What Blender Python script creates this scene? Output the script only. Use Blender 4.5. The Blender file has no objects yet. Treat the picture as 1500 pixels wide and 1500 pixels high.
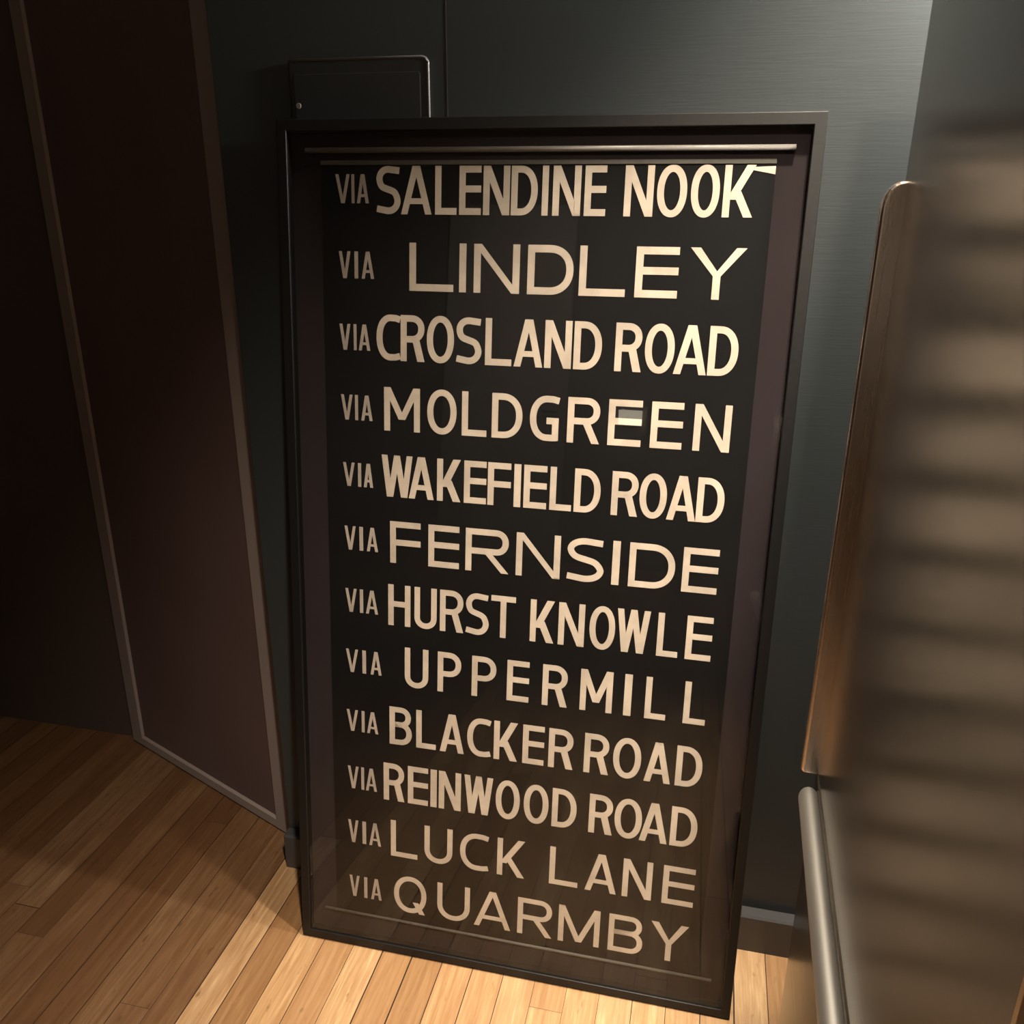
import bpy, bmesh, math, random
from mathutils import Vector, Matrix, Euler

S = bpy.context.scene
COL = S.collection
R = math.radians
PI = math.pi

# ------------------------------------------------------------------ camera
def make_camera():
    p, y, r = R(19.9), R(12.83), R(0.35)
    fwd = Vector((-math.sin(y) * math.cos(p), math.cos(y) * math.cos(p), -math.sin(p)))
    rt = Vector((math.cos(y), math.sin(y), 0))
    up = rt.cross(fwd)
    rt2 = rt * math.cos(r) + up * math.sin(r)
    up2 = up * math.cos(r) - rt * math.sin(r)
    cd = bpy.data.cameras.new('camera')
    cd.sensor_width = 36.0
    cd.sensor_fit = 'HORIZONTAL'
    cd.lens = 36.0 * 1257.0 / 1500.0
    cd.clip_start = 0.02
    co = bpy.data.objects.new('camera', cd)
    COL.objects.link(co)
    m = Matrix((rt2, up2, -fwd)).transposed().to_4x4()
    m.translation = Vector((0, 0, 1.42))
    co.matrix_world = m
    S.camera = co
make_camera()

# ------------------------------------------------------------------ world, lamps, exposure
W = bpy.data.worlds.new('world')
S.world = W
W.use_nodes = True
W.node_tree.nodes['Background'].inputs[0].default_value = (1.0, 0.85, 0.7, 1)
W.node_tree.nodes['Background'].inputs[1].default_value = 0.0
S.view_settings.view_transform = 'Standard'
S.view_settings.look = 'None'
S.view_settings.gamma = 1.0
S.view_settings.use_curve_mapping = False
S.view_settings.exposure = 0.0

def spot(name, loc, target, power, color, size, angle, blend):
    l = bpy.data.lights.new(name, 'SPOT')
    l.energy = power; l.color = color; l.shadow_soft_size = size
    l.spot_size = R(angle); l.spot_blend = blend
    o = bpy.data.objects.new(name, l); COL.objects.link(o)
    o.location = loc
    o.rotation_euler = (Vector(target) - Vector(loc)).to_track_quat('-Z', 'Y').to_euler()
    return o
KEY = (0.215, 1.06, 2.52)          # recessed ceiling spot close to the wall, above the picture's right edge
ROOM = (0.25, -0.10, 2.56)         # weaker recessed ceiling spot in front of the picture
REAR_FILL = (-0.9, -1.6, 2.56)        # unseen ceiling spot added at the rear to brighten the pale door
SCONCE = (0.47, 1.335, 1.90)      # bulb of the small wall lamp in the gap behind the refrigerator
spot('key_lamp', KEY, (0.205, 1.06, 0.0), 400, (1.0, 0.85, 0.66), 0.035, 65, 1.0)
spot('room_lamp', ROOM, (0.12, 0.97, 0.0), 440, (1.0, 0.84, 0.66), 0.05, 78, 1.0)
spot('rear_fill_lamp', REAR_FILL, (-1.2, -2.9, 0.9), 100, (1.0, 0.87, 0.76), 0.06, 120, 1.0)

# ------------------------------------------------------------------ mesh helpers
def box(bm, x0, x1, y0, y1, z0, z1, bev=0.0, seg=2):
    vs = [bm.verts.new((x, y, z)) for x in (x0, x1) for y in (y0, y1) for z in (z0, z1)]
    q = [(0, 1, 3, 2), (4, 6, 7, 5), (0, 4, 5, 1), (2, 3, 7, 6), (0, 2, 6, 4), (1, 5, 7, 3)]
    fs = [bm.faces.new([vs[i] for i in f]) for f in q]
    if bev > 0:
        es = list({e for f in fs for e in f.edges})
        bmesh.ops.bevel(bm, geom=es, offset=bev, segments=seg, profile=0.5, affect='EDGES')

def prism(bm, pts, axis, a0, a1, bev=0.0, seg=2):
    """extrude a 2D outline along an axis ('x','y','z')"""
    def P(u, v, a):
        return {'x': (a, u, v), 'y': (u, a, v), 'z': (u, v, a)}[axis]
    A = [bm.verts.new(P(u, v, a0)) for u, v in pts]
    B = [bm.verts.new(P(u, v, a1)) for u, v in pts]
    n = len(pts)
    fs = [bm.faces.new(A), bm.faces.new(B[::-1])]
    for i in range(n):
        fs.append(bm.faces.new((A[i], B[i], B[(i + 1) % n], A[(i + 1) % n])))
    bmesh.ops.recalc_face_normals(bm, faces=fs)
    if bev > 0:
        es = [e for e in fs[0].edges] + [e for e in fs[1].edges]
        bmesh.ops.bevel(bm, geom=es, offset=bev, segments=seg, profile=0.5, affect='EDGES')

def rect_rings(bm, rings):
    """rings: list of (x0,x1,z0,z1,y) nested rectangles bridged one to the next, closed"""
    L = []
    for x0, x1, z0, z1, y in rings:
        L.append([bm.verts.new(p) for p in ((x0, y, z0), (x1, y, z0), (x1, y, z1), (x0, y, z1))])
    n = len(L)
    fs = []
    for i in range(n):
        a, b = L[i], L[(i + 1) % n]
        for k in range(4):
            fs.append(bm.faces.new((a[k], a[(k + 1) % 4], b[(k + 1) % 4], b[k])))
    bmesh.ops.recalc_face_normals(bm, faces=fs)

def tube(bm, path, rx, rz, n=20, closed_ends=True):
    """sweep an ellipse along a path; rx in the path's side direction, rz vertical"""
    rings = []
    for i, p in enumerate(path):
        a = path[max(i - 1, 0)]; b = path[min(i + 1, len(path) - 1)]
        t = (Vector(b) - Vector(a)).normalized()
        up = Vector((0, 0, 1)) if abs(t.z) < 0.9 else Vector((0, 1, 0))
        s = t.cross(up).normalized(); u = s.cross(t).normalized()
        rings.append([bm.verts.new(Vector(p) + s * rx * math.cos(2 * PI * k / n) + u * rz * math.sin(2 * PI * k / n)) for k in range(n)])
    fs = []
    for a, b in zip(rings, rings[1:]):
        for k in range(n):
            fs.append(bm.faces.new((a[k], a[(k + 1) % n], b[(k + 1) % n], b[k])))
    if closed_ends:
        fs.append(bm.faces.new(rings[0])); fs.append(bm.faces.new(rings[-1][::-1]))
    for f in fs: f.smooth = True
    bmesh.ops.recalc_face_normals(bm, faces=fs)

def disc(bm, c, r, axis_y=True, n=24, h=0.003):
    pts = [(c[0] + r * math.cos(2 * PI * k / n), c[2] + r * math.sin(2 * PI * k / n)) for k in range(n)]
    prism(bm, pts, 'y', c[1], c[1] + h, bev=h * 0.3, seg=1)

def obj(name, bm, mat, parent=None, label=None, smooth=False):
    me = bpy.data.meshes.new(name)
    if smooth:
        for f in bm.faces: f.smooth = True
    bm.to_mesh(me); bm.free()
    me.materials.append(mat)
    o = bpy.data.objects.new(name, me)
    COL.objects.link(o)
    if parent is not None: o.parent = parent
    if label: o['label'] = label
    return o
def thing(name, label, cat, loc=(0, 0, 0), rot=(0, 0, 0), group=None):
    o = bpy.data.objects.new(name, None)
    COL.objects.link(o)
    o.empty_display_size = 0.1
    o.location = loc; o.rotation_euler = rot
    o['label'] = label; o['category'] = cat
    if group: o['group'] = group
    return o
def struct(name, bm, mat, label=None, cat=None):
    o = obj(name, bm, mat)
    o['kind'] = 'structure'
    if label: o['label'] = label
    if cat: o['category'] = cat
    return o
def bm_new(): return bmesh.new()

# ------------------------------------------------------------------ materials
class NT:
    def __init__(self, name):
        self.m = bpy.data.materials.new(name); self.m.use_nodes = True
        self.t = self.m.node_tree
        self.t.nodes.clear()
        self.out = self.t.nodes.new('ShaderNodeOutputMaterial')
    def n(self, typ, **kw):
        nd = self.t.nodes.new('ShaderNode' + typ)
        for k, v in kw.items(): setattr(nd, k, v)
        return nd
    def l(self, a, b): self.t.links.new(a, b)
    def math(self, op, a, b=None, c=None):
        nd = self.n('Math', operation=op)
        for i, v in enumerate((a, b, c)):
            if v is None: continue
            if isinstance(v, (int, float)): nd.inputs[i].default_value = v
            else: self.l(v, nd.inputs[i])
        return nd.outputs[0]
    def mix(self, fac, a, b, mode='MIX'):
        nd = self.n('Mix', data_type='RGBA', blend_type=mode)
        for s, v in ((nd.inputs[0], fac), (nd.inputs[6], a), (nd.inputs[7], b)):
            if isinstance(v, (int, float)): s.default_value = v
            elif isinstance(v, tuple): s.default_value = (*v[:3], 1)
            else: self.l(v, s)
        return nd.outputs[2]
    def coords(self, scale=(1, 1, 1), which='Object'):
        tc = self.n('TexCoord'); mp = self.n('Mapping')
        mp.inputs['Scale'].default_value = scale
        self.l(tc.outputs[which], mp.inputs[0])
        return mp.outputs[0]
    def noise(self, vec, scale, detail=3, rough=0.5, dist=0.0):
        nd = self.n('TexNoise')
        nd.inputs['Scale'].default_value = scale; nd.inputs['Detail'].default_value = detail
        nd.inputs['Roughness'].default_value = rough; nd.inputs['Distortion'].default_value = dist
        self.l(vec, nd.inputs['Vector'])
        return nd.outputs[0]
    def ramp(self, fac, stops):
        nd = self.n('ValToRGB')
        e = nd.color_ramp.elements
        while len(e) < len(stops): e.new(0.5)
        for el, (p, c) in zip(e, stops):
            el.position = p; el.color = (*c, 1) if len(c) == 3 else c
        self.l(fac, nd.inputs[0])
        return nd.outputs[0]
    def bsdf(self, color, rough, metallic=0.0, spec=0.5, normal=None, coat=0.0, aniso=0.0):
        b = self.n('BsdfPrincipled')
        for k, v in (('Base Color', color), ('Roughness', rough), ('Metallic', metallic)):
            if isinstance(v, (int, float)): b.inputs[k].default_value = v
            elif isinstance(v, tuple): b.inputs[k].default_value = (*v[:3], 1)
            else: self.l(v, b.inputs[k])
        b.inputs['Specular IOR Level'].default_value = spec
        b.inputs['Coat Weight'].default_value = coat
        b.inputs['Anisotropic'].default_value = aniso
        if normal is not None: self.l(normal, b.inputs['Normal'])
        self.l(b.outputs[0], self.out.inputs[0])
        return b
    def bump(self, h, strength, dist=0.01):
        nd = self.n('Bump'); nd.inputs['Strength'].default_value = strength
        nd.inputs['Distance'].default_value = dist
        self.l(h, nd.inputs['Height'])
        return nd.outputs[0]

def m_paint(name, col, rough, spec=0.5, streak=(3, 3, 60), bump=0.04, var=0.12):
    t = NT(name)
    v = t.coords(streak)
    n1 = t.noise(v, 6, 4)
    n2 = t.noise(t.coords(), 3.0, 3)
    c = t.mix(t.math('MULTIPLY', n2, 1.0), tuple(x * (1 - var) for x in col), tuple(x * (1 + var) for x in col))
    r = t.math('ADD', t.math('MULTIPLY', n1, 0.12), rough - 0.06)
    t.bsdf(c, r, 0.0, spec, t.bump(n1, bump, 0.004))
    return t.m

def m_floor():
    t = NT('strip_oak_floor')
    tc = t.n('TexCoord')
    sp = t.n('SeparateXYZ'); t.l(tc.outputs['Object'], sp.inputs[0])
    wdt, ln = 0.0625, 1.55
    px = t.math('ADD', t.math('DIVIDE', sp.outputs[0], wdt), 0.672)
    idx = t.math('FLOOR', px)
    wn = t.n('TexWhiteNoise', noise_dimensions='1D'); t.l(idx, wn.inputs['W'])
    py = t.math('ADD', t.math('DIVIDE', sp.outputs[1], ln), t.math('MULTIPLY', wn.outputs[0], 7.3))
    idy = t.math('FLOOR', py)
    cb = t.n('CombineXYZ'); t.l(idx, cb.inputs[0]); t.l(idy, cb.inputs[1])
    wn2 = t.n('TexWhiteNoise', noise_dimensions='3D'); t.l(cb.outputs[0], wn2.inputs['Vector'])
    fx = t.math('FRACT', px); fy = t.math('FRACT', py)
    ex = t.math('MULTIPLY', t.math('MINIMUM', fx, t.math('SUBTRACT', 1.0, fx)), wdt)
    ey = t.math('MULTIPLY', t.math('MINIMUM', fy, t.math('SUBTRACT', 1.0, fy)), ln)
    e = t.math('MINIMUM', ex, ey)
    # gaps between the strips differ: some closed, some open and dark
    gw = t.math('ADD', 0.0004, t.math('MULTIPLY', t.math('POWER', wn.outputs[0], 2.0), 0.0016))
    gap = t.math('LESS_THAN', e, gw)
    # grain, stretched along the strip and shifted for each strip
    off = t.n('CombineXYZ'); t.l(t.math('MULTIPLY', wn2.outputs[0], 37.0), off.inputs[2])
    mp = t.n('Mapping'); mp.inputs['Scale'].default_value = (60, 3.2, 1)
    t.l(tc.outputs['Object'], mp.inputs[0])
    va = t.n('VectorMath', operation='ADD'); t.l(mp.outputs[0], va.inputs[0]); t.l(off.outputs[0], va.inputs[1])
    g1 = t.noise(va.outputs[0], 1.6, 6, 0.6, 0.8)
    g2 = t.noise(va.outputs[0], 5.0, 3, 0.6)
    blot = t.noise(t.coords((6, 2.0, 1)), 2.2, 4, 0.6)
    tone = t.ramp(wn2.outputs[0], [(0.0, (0.272, 0.162, 0.076)), (0.35, (0.383, 0.242, 0.123)), (0.7, (0.442, 0.297, 0.157)), (1.0, (0.510, 0.365, 0.212))])
    c = t.mix(t.ramp(g1, [(0.36, (0, 0, 0)), (0.70, (1, 1, 1))]), t.mix(1.0, tone, (0.62, 0.54, 0.46), 'MULTIPLY'), tone)
    c = t.mix(t.math('MULTIPLY', t.ramp(g2, [(0.35, (0, 0, 0)), (0.7, (1, 1, 1))]), 0.5), c, (0.26, 0.135, 0.060))
    c = t.mix(t.ramp(blot, [(0.45, (0, 0, 0)), (0.75, (0.62, 0.62, 0.62))]), c, (0.22, 0.11, 0.05))
    spk = t.noise(t.coords((55, 22, 1)), 1.0, 2, 0.5)
    c = t.mix(t.ramp(spk, [(0.66, (0, 0, 0)), (0.76, (0.75, 0.75, 0.75))]), c, (0.16, 0.085, 0.04))
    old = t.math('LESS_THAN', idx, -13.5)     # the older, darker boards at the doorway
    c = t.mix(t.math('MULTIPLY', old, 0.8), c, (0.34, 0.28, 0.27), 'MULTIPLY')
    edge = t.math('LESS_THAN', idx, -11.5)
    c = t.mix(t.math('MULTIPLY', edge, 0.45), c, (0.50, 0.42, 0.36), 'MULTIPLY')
    c = t.mix(gap, c, (0.02, 0.011, 0.006))
    h = t.math('SUBTRACT', t.math('MULTIPLY', g1, 0.2), gap)
    rough = t.math('ADD', 0.33, t.math('MULTIPLY', blot, 0.22))
    t.bsdf(c, rough, 0.0, 0.45, t.bump(h, 0.25, 0.003))
    return t.m

def m_steel(name, col, rough, scale=(2, 400, 2), bump=0.03):
    t = NT(name)
    n1 = t.noise(t.coords(scale), 1.0, 3)
    r = t.math('ADD', rough - 0.05, t.math('MULTIPLY', n1, 0.1))
    t.bsdf(col, r, 1.0, 0.5, t.bump(n1, bump, 0.001))
    return t.m

def m_glass():
    t = NT('picture_glass')
    f = t.n('Fresnel'); f.inputs['IOR'].default_value = 1.5
    geo = t.n('NewGeometry')
    fac = t.math('MULTIPLY', t.math('MINIMUM', t.math('MULTIPLY', f.outputs[0], 1.2), 1.0), t.math('SUBTRACT', 1.0, geo.outputs['Backfacing']))
    tr = t.n('BsdfTransparent'); tr.inputs[0].default_value = (0.97, 0.975, 0.97, 1)
    gl = t.n('BsdfGlossy'); gl.inputs['Roughness'].default_value = 0.015
    mx = t.n('MixShader')
    t.l(fac, mx.inputs[0]); t.l(tr.outputs[0], mx.inputs[1]); t.l(gl.outputs[0], mx.inputs[2])
    t.l(mx.outputs[0], t.out.inputs[0])
    return t.m

def m_cloth(name, col, var, rough=0.75, scale=8, spec=0.3):
    t = NT(name)
    n1 = t.noise(t.coords(), scale, 5, 0.65)
    n2 = t.noise(t.coords((700, 700, 700)), 1.0, 1)
    c = t.mix(t.ramp(n1, [(0.35, (0, 0, 0)), (0.68, (1, 1, 1))]), tuple(x * (1 - var) for x in col), col)
    t.bsdf(c, rough, 0.0, spec, t.bump(n2, 0.05, 0.0005))
    return t.m

def m_emit(name, col, s):
    t = NT(name)
    e = t.n('Emission'); e.inputs[0].default_value = (*col, 1); e.inputs[1].default_value = s
    t.l(e.outputs[0], t.out.inputs[0])
    return t.m

M_WALL = m_paint('charcoal_satin_wall_paint', (0.020, 0.0245, 0.027), 0.42, 0.5, (3, 3, 90), 0.05)
M_TRIM = m_paint('charcoal_gloss_trim_paint', (0.036, 0.035, 0.037), 0.33, 0.5, (8, 8, 8), 0.02)
M_PANEL = m_paint('charcoal_painted_metal', (0.017, 0.0185, 0.020), 0.30, 0.5, (5, 5, 5), 0.02)
M_DOOR = m_paint('dark_brown_door_veneer', (0.085, 0.055, 0.055), 0.5, 0.4, (40, 40, 2), 0.05, 0.2)
M_DTRIM = m_paint('dark_bronze_door_edge', (0.20, 0.165, 0.155), 0.5, 0.3, (5, 5, 5), 0.02)
M_SIDE = m_paint('dark_brown_side_wall', (0.05, 0.036, 0.030), 0.6, 0.4, (3, 3, 3), 0.03)
M_CEIL = m_paint('ceiling_paint', (0.42, 0.38, 0.33), 0.8, 0.3, (3, 3, 3), 0.03)
M_REAR = m_paint('dim_room_wall_paint', (0.16, 0.14, 0.12), 0.7, 0.3, (3, 3, 3), 0.03)
M_PALE = m_paint('pale_door_paint', (0.38, 0.34, 0.29), 0.6, 0.4, (3, 3, 3), 0.03)
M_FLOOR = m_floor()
M_FRAME = m_paint('black_satin_frame_lacquer', (0.004, 0.0039, 0.0042), 0.42, 0.35, (20, 20, 20), 0.02)
M_MAT = m_cloth('plum_black_mount_board', (0.025, 0.019, 0.022), 0.15, 0.9, 5, 0.1)
M_SHEET = m_cloth('black_blind_cloth', (0.005, 0.0048, 0.0055), 0.3, 0.75, 6, 0.12)
M_HEM = m_cloth('faded_cloth_hem', (0.09, 0.083, 0.075), 0.3, 0.6, 30, 0.3)
M_BAR = m_paint('grey_brown_batten', (0.16, 0.145, 0.135), 0.35, 0.5, (4, 60, 60), 0.02)
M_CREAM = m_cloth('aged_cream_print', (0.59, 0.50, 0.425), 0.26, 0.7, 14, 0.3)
M_VIA = m_cloth('grey_cream_print', (0.45, 0.385, 0.34), 0.26, 0.7, 14, 0.3)  # darker, greyer cream for the small VIA words
M_LIP = m_paint('highlight_metal_lip', (0.11, 0.105, 0.11), 0.3, 0.5, (20, 20, 20), 0.02)  # lighter colour paints in the light caught along the panel's lip
M_GLASS = m_glass()
M_STEEL = m_steel('brushed_stainless_steel', (0.34, 0.315, 0.285), 0.24, (2, 3, 260))
M_HANDLE = m_steel('bronze_tinted_steel', (0.62, 0.53, 0.47), 0.27, (200, 200, 3))
M_TUBE = m_steel('satin_steel_bar', (0.55, 0.54, 0.52), 0.58, (3, 3, 3))
M_CASE = m_paint('dark_grey_appliance_case', (0.05, 0.05, 0.05), 0.5, 0.4, (5, 5, 5), 0.02)
M_BLACK = m_paint('black_rubber', (0.01, 0.01, 0.01), 0.7, 0.3, (5, 5, 5), 0.02)
M_GLOBE = m_emit('wall_lamp_glow', (1.0, 0.93, 0.80), 2700)
M_LAMP = m_emit('lamp_glow', (1.0, 0.78, 0.5), 14)

# ------------------------------------------------------------------ setting
WY = 1.428            # face of the dark back wall
WEND = -0.838         # its left end, where the doorway begins
XL, XR, YF, ZC = -3.2, 0.98, -3.0, 2.6
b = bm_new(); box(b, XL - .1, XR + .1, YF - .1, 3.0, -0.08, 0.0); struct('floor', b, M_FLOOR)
b = bm_new(); box(b, XL - .1, XR + .1, YF - .1, 3.0, ZC, ZC + .08); struct('ceiling', b, M_CEIL)
b = bm_new(); box(b, WEND, XR, WY, WY + .10, 0, ZC, 0.002, 1); struct('wall_back', b, M_WALL)
b = bm_new(); box(b, XR, XR + .1, YF, WY + .10, 0, ZC); struct('wall_right', b, M_REAR)
b = bm_new(); box(b, XL - .1, XL, YF, 1.765, 0, ZC); struct('wall_left', b, M_SIDE)
b = bm_new(); box(b, XL, -1.478, 1.765, 1.865, 0, ZC); struct('wall_recess', b, M_SIDE)
b = bm_new(); box(b, XL, XR, YF - .1, YF, 0, ZC); struct('wall_front', b, M_REAR)
# thin joint cover strip running up the back wall from behind the picture
b = bm_new(); box(b, -0.4342, -0.4328, WY - .0005, WY, 0.10, ZC); struct('trim_1', b, M_TRIM)
# baseboard with a bevelled upper ledge
b = bm_new()
prism(b, [(WY, 0.0), (WY - .026, 0.0), (WY - .026, 0.083), (WY - .022, 0.087), (WY, 0.0875)], 'x', WEND, XR, 0.0008, 1)
struct('baseboard_back', b, M_TRIM)
# the framed door, standing ajar into the next room
DA = math.atan2(0.2474, -0.5865)
LEAF = 0.640
dr = bpy.data.objects.new('door_1', None); COL.objects.link(dr)
dr['kind'] = 'structure'
dr['label'] = 'tall dark brown framed door standing ajar left of the picture'
dr['category'] = 'door'
dr.location = (-0.884, 1.4985, 0)
dr.rotation_euler = (0, 0, DA)           # local +x runs along the leaf, local +y faces the room
b = bm_new(); box(b, -0.02, LEAF - .012, -0.034, -0.003, 0.02, 2.30, 0.001, 1); obj('panel', b, M_DOOR, dr)
b = bm_new()
rings = [(-0.03, LEAF, 0.004, 2.33, -0.036), (-0.03, LEAF, 0.004, 2.33, 0.000), (-0.027, LEAF - .003, 0.007, 2.327, 0.003),
         (0.033, LEAF - .048, 0.030, 2.29, 0.003), (0.038, LEAF - .053, 0.035, 2.285, -0.002), (0.038, LEAF - .053, 0.035, 2.285, -0.036)]
rect_rings(b, rings)
obj('edge_frame', b, M_DTRIM, dr, 'bronze brown edge frame')
# pale door in the rear wall, seen only as a soft band in the picture glass
dq = bpy.data.objects.new('door_2', None); COL.objects.link(dq)
dq['kind'] = 'structure'; dq['label'] = 'pale flat door in the rear wall of the room'; dq['category'] = 'door'
dq.location = (-1.33, YF, 0)
b = bm_new(); box(b, -0.43, 0.43, 0.002, 0.040, 0.005, 2.35, 0.003, 2); obj('panel', b, M_PALE, dq)
b = bm_new(); tube(b, [(0.36, 0.040, 1.02), (0.36, 0.075, 1.02), (0.27, 0.075, 1.02)], 0.009, 0.009, 12); obj('handle', b, M_STEEL, dq)

# ------------------------------------------------------------------ electrical panel on the wall, partly behind the picture
ep = thing('electrical_panel', 'charcoal painted flush electrical panel on the dark wall, just behind the picture top', 'electrical panel', (-0.580, WY, 1.20))
def round_rect(x0, x1, z0, z1, r, n=6, corners=(1, 1, 1, 1)):
    pts = []
    cs = [(x1 - r, z1 - r, 0, x1, z1), (x0 + r, z1 - r, 90, x0, z1), (x0 + r, z0 + r, 180, x0, z0), (x1 - r, z0 + r, 270, x1, z0)]
    for (cx, cz, a0, px, pz), on in zip(cs, corners):
        if on:
            pts += [(cx + r * math.cos(R(a0 + 90 * k / n)), cz + r * math.sin(R(a0 + 90 * k / n))) for k in range(n + 1)]
        else:
            pts.append((px, pz))
    return pts
b = bm_new(); prism(b, round_rect(-0.119, 0.119, 0.0, 0.432, 0.009), 'y', -0.0056, 0.0, 0.0035, 4); obj('housing', b, M_PANEL, ep)
b = bm_new(); prism(b, round_rect(-0.110, 0.1045, 0.010, 0.410, 0.004), 'y', -0.0064, -0.0046, 0.0007, 2); cd_ = obj('cover_door', b, M_PANEL, ep)
b = bm_new()
lip = [(-0.117, -0.0045, 0.4305), (0.107, -0.0045, 0.4305)] + [(0.107 + 0.0105 * math.sin(R(a)), -0.0045, 0.420 + 0.0105 * math.cos(R(a))) for a in (20, 40, 60, 80, 90)] + [(0.1175, -0.0045, 0.30), (0.1175, -0.0045, 0.02)]
tube(b, lip, 0.0022, 0.0022, 12)
obj('rim', b, M_LIP, ep, 'grey rim with painted highlight along the top and right edges')
b = bm_new(); disc(b, (-0.104, -0.0078, 0.364), 0.0045, h=0.002); obj('screw', b, M_BAR, cd_, 'small pale screw head')

# ------------------------------------------------------------------ the framed bus blind leaning on the wall
LEAN = 0.108
fp = thing('framed_bus_blind', 'tall black framed bus destination blind with cream place names leaning against dark wall', 'framed print',
           (-0.2875, 1.2315, 0.0027), (-LEAN, 0, 0))
FX0, FX1, FH, FD = -0.4275, 0.4245, 1.549, 0.022
b = bm_new()
fw = 0.0175
rect_rings(b, [(FX0, FX1, 0, FH, FD), (FX0, FX1, 0, FH, 0.0012), (FX0 + .0012, FX1 - .0012, .0012, FH - .0012, 0),
               (FX0 + fw - .001, FX1 - fw + .001, fw - .001, FH - fw + .001, 0), (FX0 + fw, FX1 - fw, fw, FH - fw, 0.001),
               (FX0 + fw, FX1 - fw, fw, FH - fw, FD)])
obj('frame', b, M_FRAME, fp)
IX0, IX1, IZ0, IZ1 = FX0 + fw, FX1 - fw, fw, FH - fw
b = bm_new(); box(b, IX0, IX1, 0.0185, 0.0215, IZ0, IZ1); obj('mount_board', b, M_MAT, fp, 'plum black mount board')
b = bm_new(); box(b, IX0, IX1, 0.0035, 0.0055, IZ0, IZ1); obj('glass', b, M_GLASS, fp, 'clear reflective glass')
# blind cloth, with a gentle roll near the upper hem
SX0, SX1, SZ0, SZ1 = -0.358, 0.3612, 0.064, 1.4875
b = bm_new()
nx, nz = 30, 90
def sheet_y(x, z):
    y = 0.0150
    y += 0.0004 * math.sin(x * 9 + z * 5) * math.sin(z * 17 + 1)
    k = max(0.0, (x - 0.18) / 0.18)
    return y + 0.0008
grid = []
for i in range(nx + 1):
    x = SX0 + (SX1 - SX0) * i / nx
    grid.append([(x, sheet_y(x, SZ0 + (SZ1 - SZ0) * j / nz), SZ0 + (SZ1 - SZ0) * j / nz) for j in range(nz + 1)])
va = [[b.verts.new(p) for p in c] for c in grid]
vb = [[b.verts.new((p[0], p[1] + 0.0008, p[2])) for p in c] for c in grid]
for i in range(nx):
    for j in range(nz):
        b.faces.new((va[i][j], va[i + 1][j], va[i + 1][j + 1], va[i][j + 1]))
        b.faces.new((vb[i][j], vb[i][j + 1], vb[i + 1][j + 1], vb[i + 1][j]))
for i in range(nx):
    b.faces.new((va[i][0], vb[i][0], vb[i + 1][0], va[i + 1][0])); b.faces.new((va[i][nz], va[i + 1][nz], vb[i + 1][nz], vb[i][nz]))
for j in range(nz):
    b.faces.new((va[0][j], va[0][j + 1], vb[0][j + 1], vb[0][j])); b.faces.new((va[nx][j], vb[nx][j], vb[nx][j + 1], va[nx][j + 1]))
bmesh.ops.recalc_face_normals(b, faces=b.faces[:])
sheet = obj('blind_cloth', b, M_SHEET, fp, 'black blind cloth with twelve rows of cream lettering', smooth=False)

# ---- lettering: block capitals drawn with flat strokes on the cloth
def quad(P, a, b_, c, d): P.append((a, b_, c, d))
def bar(P, x0, z0, x1, z1): P.append(((x0, z0), (x1, z0), (x1, z1), (x0, z1)))
def diag(P, x0, z0, x1, z1, w):
    """slanting stroke with level ends, w = its level width; x0,x1 are left edges"""
    P.append(((x0, z0), (x0 + w, z0), (x1 + w, z1), (x1, z1)))
def stroke(P, pts, t):
    n = len(pts)
    L = []
    for i in range(n):
        a = Vector(pts[max(i - 1, 0)]); c = Vector(pts[min(i + 1, n - 1)])
        d = (c - a).normalized(); nn = Vector((-d.y, d.x))
        p = Vector(pts[i])
        L.append((tuple(p + nn * t / 2), tuple(p - nn * t / 2)))
    for (a, b_), (c, d) in zip(L, L[1:]): P.append((a, b_, d, c))
def arc(cx, cz, rx, rz, a0, a1, n=18, e=1.0):
    out = []
    for k in range(n + 1):
        a = R(a0 + (a1 - a0) * k / n)
        c_, s_ = math.cos(a), math.sin(a)
        f = lambda v: math.copysign(abs(v) ** e, v)
        out.append((cx + rx * f(c_), cz + rz * f(s_)))
    return out
def bowl(P, x0, x1, z0, z1, t):
    """stem-side bowl: level strokes at z0 and z1 joined by a round right side"""
    h = (z1 - z0 - t) / 2
    rx = min(h, (x1 - x0) * 0.66)
    cz = (z0 + z1) / 2
    pts = [(x0, z1 - t / 2)] + arc(x1 - t / 2 - rx, cz, rx, h, 90, -90, 20, 0.92) + [(x0, z0 + t / 2)]
    stroke(P, pts, t)
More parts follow.
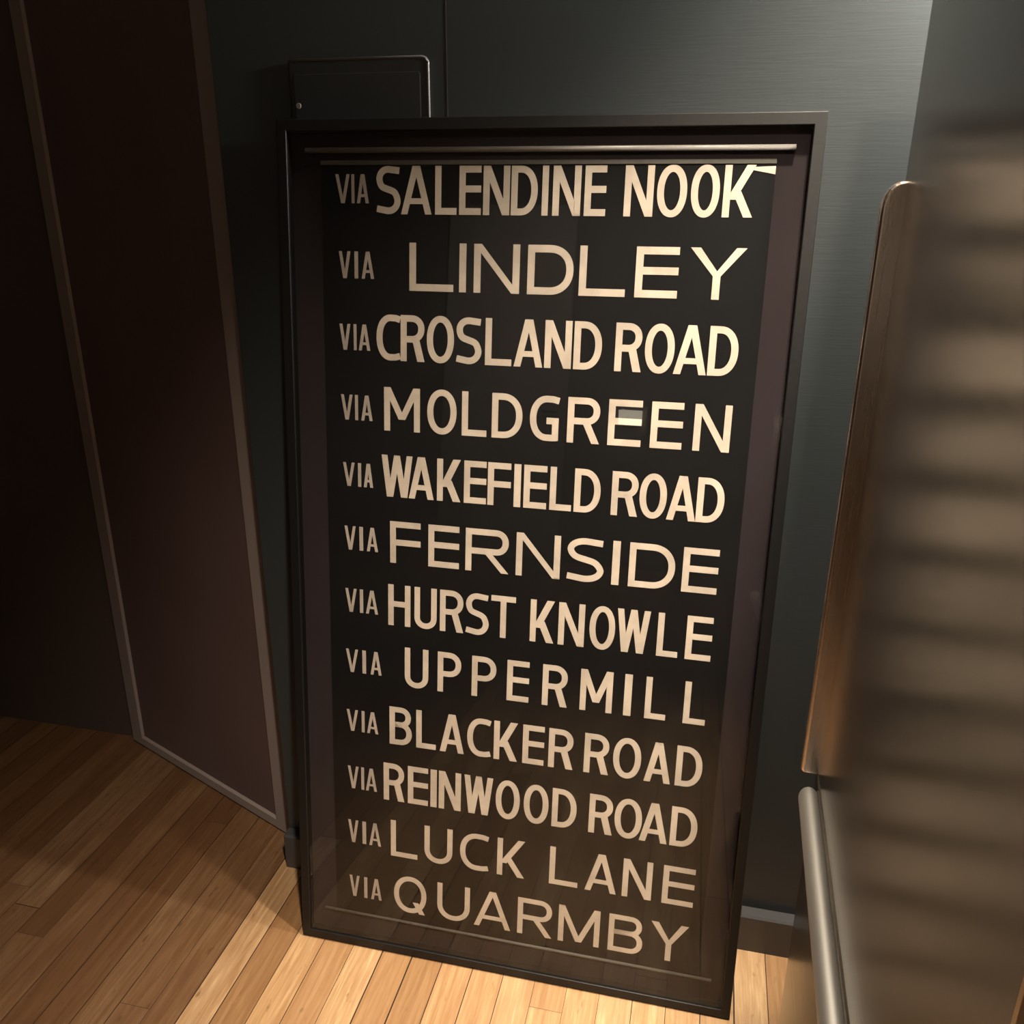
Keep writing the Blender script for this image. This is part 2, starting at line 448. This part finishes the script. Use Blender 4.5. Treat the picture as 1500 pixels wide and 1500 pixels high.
def glyph(ch, x, w, z, h, t):
    P = []
    X, Z = x + w, z + h
    t *= 0.95
    m = x + w / 2
    if ch == 'I': bar(P, x, z, X, Z)
    elif ch == 'L': bar(P, x, z, x + t, Z); bar(P, x + t, z, X, z + t)
    elif ch in 'EF':
        bar(P, x, z, x + t, Z); bar(P, x + t, Z - t, X, Z)
        zm = z + h * (0.53 if ch == 'E' else 0.50)
        bar(P, x + t, zm - t / 2, X, zm + t / 2)
        if ch == 'E': bar(P, x + t, z, X, z + t)
    elif ch == 'H':
        bar(P, x, z, x + t, Z); bar(P, X - t, z, X, Z); bar(P, x + t, z + h * .53 - t / 2, X - t, z + h * .53 + t / 2)
    elif ch == 'T': bar(P, x, Z - t, X, Z); bar(P, m - t / 2, z, m + t / 2, Z - t)
    elif ch == 'N':
        bar(P, x, z, x + t, Z); bar(P, X - t, z, X, Z)
        wd = t * 1.12
        diag(P, X - wd, z, x, Z, wd)
    elif ch == 'M':
        bar(P, x, z, x + t, Z); bar(P, X - t, z, X, Z)
        zv = z + h * MV; wd = t * 1.1
        diag(P, m - wd / 2, zv, x, Z, wd); diag(P, m - wd / 2, zv, X - wd, Z, wd)
    elif ch == 'A':
        ap = t * 1.22; wd = t * 1.04
        diag(P, x, z, m - ap / 2, Z, wd); diag(P, X - wd, z, m + ap / 2 - wd, Z, wd)
        bz = z + h * .215
        f0 = (bz - z) / h; xa = x + (m - ap / 2 - x) * f0; xb = X - (X - m - ap / 2) * f0
        f1 = (bz + t * .85 - z) / h; xc = x + (m - ap / 2 - x) * f1; xd = X - (X - m - ap / 2) * f1
        P.append(((xa + wd * .5, bz), (xb - wd * .5, bz), (xd - wd * .5, bz + t * .85), (xc + wd * .5, bz + t * .85)))
    elif ch == 'V':
        ap = t * 1.2; wd = t * 1.02
        diag(P, m - ap / 2, z, x, Z, wd); diag(P, m + ap / 2 - wd, z, X - wd, Z, wd)
    elif ch == 'W':
        wd = t * 1.0; q = w * .27
        vx1, vx2 = x + q, X - q
        diag(P, vx1 - wd * .55, z, x, Z, wd); diag(P, vx1 - wd * .45, z, m - wd / 2, Z, wd)
        diag(P, vx2 - wd * .55, z, m - wd / 2, Z, wd); diag(P, vx2 - wd * .45, z, X - wd, Z, wd)
    elif ch == 'Y':
        zj = z + h * .45; wd = t * 1.32
        bar(P, m - t / 2, z, m + t / 2, zj + t * .3)
        P.append(((m - t / 2, zj), (m + t / 2, zj), (x + wd, Z), (x, Z)))
        P.append(((m - t / 2, zj), (m + t / 2, zj), (X, Z), (X - wd, Z)))
    elif ch == 'K':
        bar(P, x, z, x + t, Z); wd = t * 1.25
        diag(P, x + t * .5, z + h * .34, X - wd, Z, wd)
        f = .32
        diag(P, X - wd, z, x + t * .9 + (w - t) * .10, z + h * .50, wd)
    elif ch == 'D': bar(P, x, z, x + t, Z); bowl(P, x + t * .9, X, z, Z, t)
    elif ch in 'PR':
        bar(P, x, z, x + t, Z)
        zb = z + h * (.44 if ch == 'R' else .42)
        bowl(P, x + t * .9, X if ch == 'P' else X - w * .01, zb - t * .2, Z, t)
        if ch == 'R':
            wd = t * 1.18
            diag(P, X - wd, z, x + t + (w - t) * .30, zb + t * .3, wd)
    elif ch == 'B':
        bar(P, x, z, x + t, Z)
        bowl(P, x + t * .9, X - w * .04, z + h * .54 - t * .5, Z, t); bowl(P, x + t * .9, X, z, z + h * .54 + t * .5, t)
    elif ch in 'OQ':
        a = arc(m, z + h / 2, w / 2 - t / 2, h / 2 - t / 2 + h * .01, 0, 360, 44, 0.94)
        stroke(P, a, t)
        P.append((P[-1][3], P[-1][2], P[0][1], P[0][0]))
        if ch == 'Q': diag(P, X - w * .22, z - h * .01, X - w * .42, z + h * .30, t * 1.15)
    elif ch in 'CG':
        rx, rz = w * (.60 if w < h * .85 else .55) - t / 2, h / 2 - t / 2
        cx = x + t / 2 + rx
        ex = (X - cx)
        a = arc(cx, z + h / 2, rx, rz, 90, 270, 30, 0.92)
        up = [(X, Z - t * .5 - h * .035), (cx + ex * .5, Z - t * .5 - h * .004)]
        dn = [(cx + ex * .5, z + t * .5 + h * .004), (X, z + t * .5 + h * .035)]
        if ch == 'G': dn = [(cx + ex * .5, z + t * .5), (X - t * .3, z + t * .55)]
        stroke(P, up + a + dn, t)
        if ch == 'G':
            bar(P, X - t, z + t * .1, X, z + h * .52); bar(P, m + w * .08, z + h * .52 - t, X, z + h * .52)
    elif ch == 'U':
        rx = w / 2 - t / 2; rz = min(rx, h * .38)
        pts = [(x + t / 2, Z)] + arc(m, z + t / 2 + rz, rx, rz, 180, 360, 24, 0.95) + [(X - t / 2, Z)]
        stroke(P, pts, t)
    elif ch == 'S':
        rx = w / 2 - t / 2; r1 = (h * .485 - t) / 2 + t * .22; 
        zt = Z - t / 2; zb_ = z + t / 2; zm = z + h * .515
        ru = (zt - zm) / 2; rl = (zm - zb_) / 2
        up = [(X - w * .05, zt - h * .03)] + arc(m - w * .0, zt - ru, rx * .96, ru, 78, 180, 12, .95)
        # diagonal spine
        sp = [(x + w * .085 + t * .32, zm + ru * .62), (x + w * .25, zm + ru * .22), (m, zm), (X - w * .25, zm - rl * .22), (X - w * .085 - t * .32, zm - rl * .62)]
        lo = arc(m, zb_ + rl, rx, rl, 0, -102, 12, .95) + [(x + w * .03, zb_ + h * .045)]
        stroke(P, smooth_path(up + sp + lo), t)
    return P
def smooth_path(p):
    for _ in range(2):
        q = [p[0]]
        for a, b_ in zip(p, p[1:]):
            q.append((a[0] * .75 + b_[0] * .25, a[1] * .75 + b_[1] * .25)); q.append((a[0] * .25 + b_[0] * .75, a[1] * .25 + b_[1] * .75))
        q.append(p[-1]); p = q
    return p

NAMES = ['SALENDINE NOOK', 'LINDLEY', 'CROSLAND ROAD', 'MOLDGREEN', 'WAKEFIELD ROAD', 'FERNSIDE', 'HURST KNOWLE', 'UPPERMILL',
         'BLACKER ROAD', 'REINWOOD ROAD', 'LUCK LANE', 'QUARMBY']
# per row: cap line, base line, stroke, VIA cap and base lines, extents of V I A, then each letter with its extents (metres on the cloth)
ROWS = [
 (1.4802, 1.4064, 0.0109, 1.4676, 1.4229,
  [(-0.3324, -0.3074), (-0.3045, -0.2994), (-0.2954, -0.2745)],
  [('S', -0.2617, -0.2197), ('A', -0.219, -0.1672), ('L', -0.1613, -0.1253), ('E', -0.1211, -0.0852), ('N', -0.0816, -0.0386), ('D', -0.0362, 0.0062), ('I', 0.0132, 0.0231), ('N', 0.0302, 0.0741), ('E', 0.08, 0.1133), ('N', 0.1414, 0.1855), ('O', 0.1907, 0.2354), ('O', 0.2412, 0.2833), ('K', 0.2888, 0.3333)]),
 (1.3626, 1.2863, 0.0121, 1.3472, 1.3037,
  [(-0.3289, -0.3081), (-0.3012, -0.2947), (-0.2887, -0.2665)],
  [('L', -0.2047, -0.1291), ('I', -0.1193, -0.1077), ('N', -0.0948, -0.0188), ('D', -0.0059, 0.0683), ('L', 0.0777, 0.1508), ('E', 0.1657, 0.2314), ('Y', 0.2474, 0.331)]),
 (1.2469, 1.1708, 0.0114, 1.2289, 1.1854,
  [(-0.3299, -0.31), (-0.3043, -0.299), (-0.2953, -0.2744)],
  [('C', -0.263, -0.2208), ('R', -0.22, -0.1776), ('O', -0.1738, -0.1265), ('S', -0.1232, -0.079), ('L', -0.0729, -0.0281), ('A', -0.0242, 0.0238), ('N', 0.0267, 0.0708), ('D', 0.0744, 0.1197), ('R', 0.1409, 0.1834), ('O', 0.188, 0.2342), ('A', 0.234, 0.285), ('D', 0.2866, 0.3314)]),
 (1.1258, 1.0508, 0.0114, 1.1092, 1.0655,
  [(-0.3296, -0.3079), (-0.3037, -0.298), (-0.2924, -0.2714)],
  [('M', -0.2501, -0.1853), ('O', -0.1723, -0.1202), ('L', -0.1109, -0.0676), ('D', -0.0587, -0.0063), ('G', 0.0064, 0.0549), ('R', 0.0694, 0.1233), ('E', 0.1366, 0.1907), ('E', 0.2055, 0.2561), ('N', 0.2735, 0.3308)]),
 (1.0082, 0.9338, 0.0113, 0.9899, 0.9472,
  [(-0.3277, -0.3057), (-0.2997, -0.2936), (-0.289, -0.2714)],
  [('W', -0.2552, -0.1985), ('A', -0.2053, -0.1596), ('K', -0.1538, -0.1114), ('E', -0.1053, -0.0658), ('F', -0.0632, -0.0227), ('I', -0.0172, -0.0053), ('E', -0.0002, 0.0394), ('L', 0.0449, 0.0821), ('D', 0.0864, 0.1305), ('R', 0.1489, 0.1929), ('O', 0.195, 0.2393), ('A', 0.2404, 0.2872), ('D', 0.2875, 0.331)]),
 (0.8896, 0.8123, 0.0116, 0.8738, 0.8292,
  [(-0.3271, -0.3055), (-0.2988, -0.2916), (-0.2848, -0.2634)],
  [('F', -0.2403, -0.1832), ('E', -0.1688, -0.1121), ('R', -0.1004, -0.0223), ('N', -0.0096, 0.0679), ('S', 0.0786, 0.1431), ('I', 0.1568, 0.1695), ('D', 0.1851, 0.2616), ('E', 0.2738, 0.3314)]),
 (0.7713, 0.6929, 0.0111, 0.7552, 0.7098,
  [(-0.3278, -0.3055), (-0.2996, -0.293), (-0.2879, -0.2643)],
  [('H', -0.2445, -0.202), ('U', -0.1943, -0.1522), ('R', -0.1461, -0.1021), ('S', -0.0985, -0.0552), ('T', -0.0515, -0.0069), ('K', 0.0196, 0.0623), ('N', 0.0699, 0.1157), ('O', 0.1244, 0.1687), ('W', 0.1715, 0.2276), ('L', 0.2406, 0.2763), ('E', 0.2887, 0.3315)]),
 (0.6524, 0.5740, 0.0112, 0.6362, 0.5900,
  [(-0.3285, -0.3043), (-0.296, -0.2887), (-0.2798, -0.2581)],
  [('U', -0.2126, -0.167), ('P', -0.1492, -0.1045), ('P', -0.0844, -0.0389), ('E', -0.0189, 0.0216), ('R', 0.046, 0.0915), ('M', 0.1141, 0.1711), ('I', 0.1914, 0.2045), ('L', 0.2282, 0.2645), ('L', 0.2944, 0.3319)]),
 (0.5305, 0.4530, 0.0114, 0.5127, 0.4684,
  [(-0.3292, -0.3061), (-0.299, -0.2931), (-0.2884, -0.2657)],
  [('B', -0.243, -0.1988), ('L', -0.1901, -0.1515), ('A', -0.1438, -0.0971), ('C', -0.0909, -0.0466), ('K', -0.0401, 0.0044), ('E', 0.0141, 0.0539), ('R', 0.0622, 0.1075), ('R', 0.1273, 0.172), ('O', 0.1793, 0.2289), ('A', 0.2354, 0.2818), ('D', 0.2898, 0.3351)]),
 (0.4115, 0.3324, 0.0115, 0.3937, 0.3456,
  [(-0.3288, -0.3065), (-0.3014, -0.2954), (-0.2921, -0.2693)],
  [('R', -0.2555, -0.2135), ('E', -0.2065, -0.1662), ('I', -0.1612, -0.1488), ('N', -0.1447, -0.1012), ('W', -0.0948, -0.0392), ('O', -0.0336, 0.0125), ('O', 0.0201, 0.0668), ('D', 0.0735, 0.1192), ('R', 0.1422, 0.1857), ('O', 0.1889, 0.2382), ('A', 0.2347, 0.2847), ('D', 0.2894, 0.3361)]),
 (0.2898, 0.2105, 0.0111, 0.2755, 0.2257,
  [(-0.3302, -0.3088), (-0.3006, -0.2929), (-0.2865, -0.2621)],
  [('L', -0.2415, -0.187), ('U', -0.1725, -0.116), ('C', -0.1008, -0.045), ('K', -0.0273, 0.026), ('L', 0.0739, 0.128), ('A', 0.1417, 0.2002), ('N', 0.2109, 0.2646), ('E', 0.2838, 0.3404)]),
 (0.1686, 0.0884, 0.0109, 0.1503, 0.1029,
  [(-0.3293, -0.308), (-0.2984, -0.2916), (-0.2837, -0.2614)],
  [('Q', -0.2352, -0.1679), ('U', -0.1454, -0.0792), ('A', -0.0703, 0.0027), ('R', 0.0162, 0.0837), ('M', 0.0959, 0.1748), ('B', 0.1914, 0.2556), ('Y', 0.2693, 0.3377)]),
]

MV = 0.28
for name, (cap, base, st, vc, vb_, vx, ls) in zip(NAMES, ROWS):
    MV = {'MOLDGREEN': 0.27, 'UPPERMILL': 0.22, 'QUARMBY': 0.05}.get(name, 0.28)
    words = [('VIA', [(ch, a, c) for ch, (a, c) in zip('VIA', vx)], vb_, vc, 0.0056)]
    k = 0
    for wd_ in name.split():
        words.append((wd_, ls[k:k + len(wd_)], base, cap, st)); k += len(wd_)
    for wd_, letters, z0, z1, th in words:
        b = bm_new()
        for ch, a, c in letters:
            for pl in glyph(ch, a, c - a, z0, z1 - z0, th):
                b.faces.new([b.verts.new((x, sheet_y(x, z) - 0.00025, z)) for x, z in pl])
        bmesh.ops.recalc_face_normals(b, faces=b.faces[:])
        for f in b.faces:
            if f.normal.y > 0: f.normal_flip()
        r_ = bmesh.ops.extrude_face_region(b, geom=b.faces[:])
        bmesh.ops.translate(b, verts=[g for g in r_['geom'] if isinstance(g, bmesh.types.BMVert)], vec=(0, -0.00015, 0))
        if wd_ == 'VIA': lab = 'small cream VIA before ' + name
        else: lab = 'cream block capitals reading ' + wd_
        obj('lettering', b, M_VIA if wd_ == 'VIA' else M_CREAM, sheet, lab)
# faded hem folded over at the top of the cloth
b = bm_new(); box(b, SX0, SX1, 0.0146, 0.0158, 1.4818, 1.4885, 0.0003, 1); obj('hem', b, M_HEM, sheet, 'faded grey hem at the top of the cloth')
# cream strip painting the glare on the cloth's curled upper right corner
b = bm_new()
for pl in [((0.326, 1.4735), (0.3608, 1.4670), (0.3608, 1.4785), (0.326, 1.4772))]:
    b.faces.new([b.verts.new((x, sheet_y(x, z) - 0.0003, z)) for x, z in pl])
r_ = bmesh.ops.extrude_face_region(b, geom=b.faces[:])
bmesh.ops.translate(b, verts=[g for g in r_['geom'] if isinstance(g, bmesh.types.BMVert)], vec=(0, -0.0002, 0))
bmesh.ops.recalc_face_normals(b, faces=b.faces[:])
obj('glare_strip', b, M_CREAM, sheet, 'pale painted glare at the corner of the cloth')

# round battens the cloth hangs from
for z, y, rb, mb in ((1.5035, 0.0118, 0.0042, M_BAR), (0.066, 0.0128, 0.0026, M_HEM)):
    b = bm_new()
    tube(b, [(-0.382, y, z), (0.386, y, z)], rb, rb, 16)
    obj('batten', b, mb, fp, 'slim grey batten across the cloth')

# ------------------------------------------------------------------ refrigerator
fr = thing('refrigerator', 'stainless steel refrigerator with bronze tinted vertical door handle, right of the picture', 'refrigerator',
           (0.2005, 1.118, 0.0), (0, 0, R(-1.5)))
DW = 0.745
b = bm_new(); box(b, 0.066, 0.74, -DW + .008, -0.008, 0.045, 1.745, 0.004, 2); obj('body', b, M_CASE, fr)
b = bm_new(); box(b, 0.09, 0.70, -DW + .03, -0.03, 0.0, 0.045); obj('plinth', b, M_BLACK, fr)
b = bm_new(); box(b, 0.0, 0.062, -DW, 0.0, 0.654, 1.75, 0.006, 3); d1 = obj('door', b, M_STEEL, fr)
b = bm_new(); box(b, 0.0, 0.062, -DW, 0.0, 0.06, 0.646, 0.006, 3); d2 = obj('freezer_drawer', b, M_STEEL, fr)
# upright bar handle along the door's far edge
b = bm_new()
rT, rB = 0.022, 0.007
hp = [(0.004, 0.656), (-0.024 + rB, 0.656)]
hp += [(-0.024 + rB + rB * math.cos(R(a)), 0.656 + rB + rB * math.sin(R(a))) for a in (255, 240, 225, 210, 195, 180)]
hp += [(-0.024 + rT + rT * math.cos(R(a)), 1.444 - rT * 1.3 + rT * 1.3 * math.sin(R(a))) for a in (180, 165, 150, 135, 120, 105, 90)]
hp += [(0.004, 1.444)]
prism(b, hp, 'y', -0.027, -0.008, 0.004, 4)
for f in b.faces: f.smooth = False
obj('handle', b, M_HANDLE, d1, 'bronze tinted steel bar handle')
b = bm_new()
path = [(-0.0105, -0.030 - 0.675 * k / 30, 0.624) for k in range(31)]
tube(b, path, 0.0135, 0.017, 28)
es = [e for e in b.edges if len(e.link_faces) == 2 and any(len(f.verts) > 4 for f in e.link_faces)]
bmesh.ops.bevel(b, geom=es, offset=0.009, segments=5, profile=0.5, affect='EDGES')
for f in b.faces: f.smooth = True
obj('handle', b, M_TUBE, d2, 'satin steel round bar handle')

# ------------------------------------------------------------------ ceiling lamps
for (x, y, z), lab in ((REAR_FILL, 'small round ceiling lamp added at the far rear to light the pale door'), (KEY, 'small round recessed ceiling lamp close to the dark wall'), (ROOM, 'small round recessed ceiling lamp in front of the picture')):
    t = thing('ceiling_lamp', lab, 'ceiling lamp', (x, y, ZC))
    b = bm_new()
    n = 28
    for r0, r1, z0, z1 in ((0.050, 0.062, -0.006, -0.006), (0.062, 0.064, -0.006, 0.0), (0.050, 0.046, -0.006, -0.001)):
        A = [b.verts.new((r0 * math.cos(2 * PI * k / n), r0 * math.sin(2 * PI * k / n), z0)) for k in range(n)]
        B = [b.verts.new((r1 * math.cos(2 * PI * k / n), r1 * math.sin(2 * PI * k / n), z1)) for k in range(n)]
        for k in range(n): b.faces.new((A[k], A[(k + 1) % n], B[(k + 1) % n], B[k]))
    obj('trim_ring', b, M_CEIL, t)
    b = bm_new()
    prism(b, [(0.045 * math.cos(2 * PI * k / n), 0.045 * math.sin(2 * PI * k / n)) for k in range(n)], 'z', -0.003, -0.0008)
    obj('lens', b, M_LAMP, t)

# small wall lamp in the gap between the refrigerator and the wall
wl = thing('wall_lamp', 'small wall lamp on the dark wall in the gap behind the refrigerator', 'wall lamp', (0.50, WY, 1.90))
b = bm_new(); box(b, -0.03, 0.03, -0.012, 0.0, -0.05, 0.05, 0.003, 2); obj('wall_plate', b, M_BLACK, wl)
b = bm_new(); tube(b, [(0.0, -0.010, 0.0), (-0.018, -0.070, 0.0)], 0.008, 0.008, 14); obj('arm', b, M_BLACK, wl)
b = bm_new()
bmesh.ops.create_uvsphere(b, u_segments=24, v_segments=14, radius=0.03, matrix=Matrix.Translation(Vector(SCONCE) - Vector((0.50, WY, 1.90))))
obj('globe', b, M_GLOBE, wl, 'glowing frosted globe', smooth=True)

# square lamp added on the rear wall for the bright glint in the picture glass
wl2 = thing('wall_lamp', 'square frosted lamp added on the rear wall to glint in the picture glass', 'wall lamp', (-0.47, YF, 1.0))
b = bm_new(); box(b, -0.05, 0.05, 0.001, 0.02, -0.06, 0.06, 0.003, 2); obj('wall_plate', b, M_BLACK, wl2)  # plate of the added lamp
b = bm_new(); box(b, -0.075, 0.075, 0.02, 0.09, -0.035, 0.06, 0.008, 3); obj('added_lamp_shade', b, m_emit('added_shade_glow', (1.0, 0.86, 0.66), 7), wl2)
b = bm_new(); box(b, 0.082, 0.112, 0.001, 0.06, -0.10, 0.085, 0.004, 2); obj('added_side_bracket', b, M_PALE, wl2)
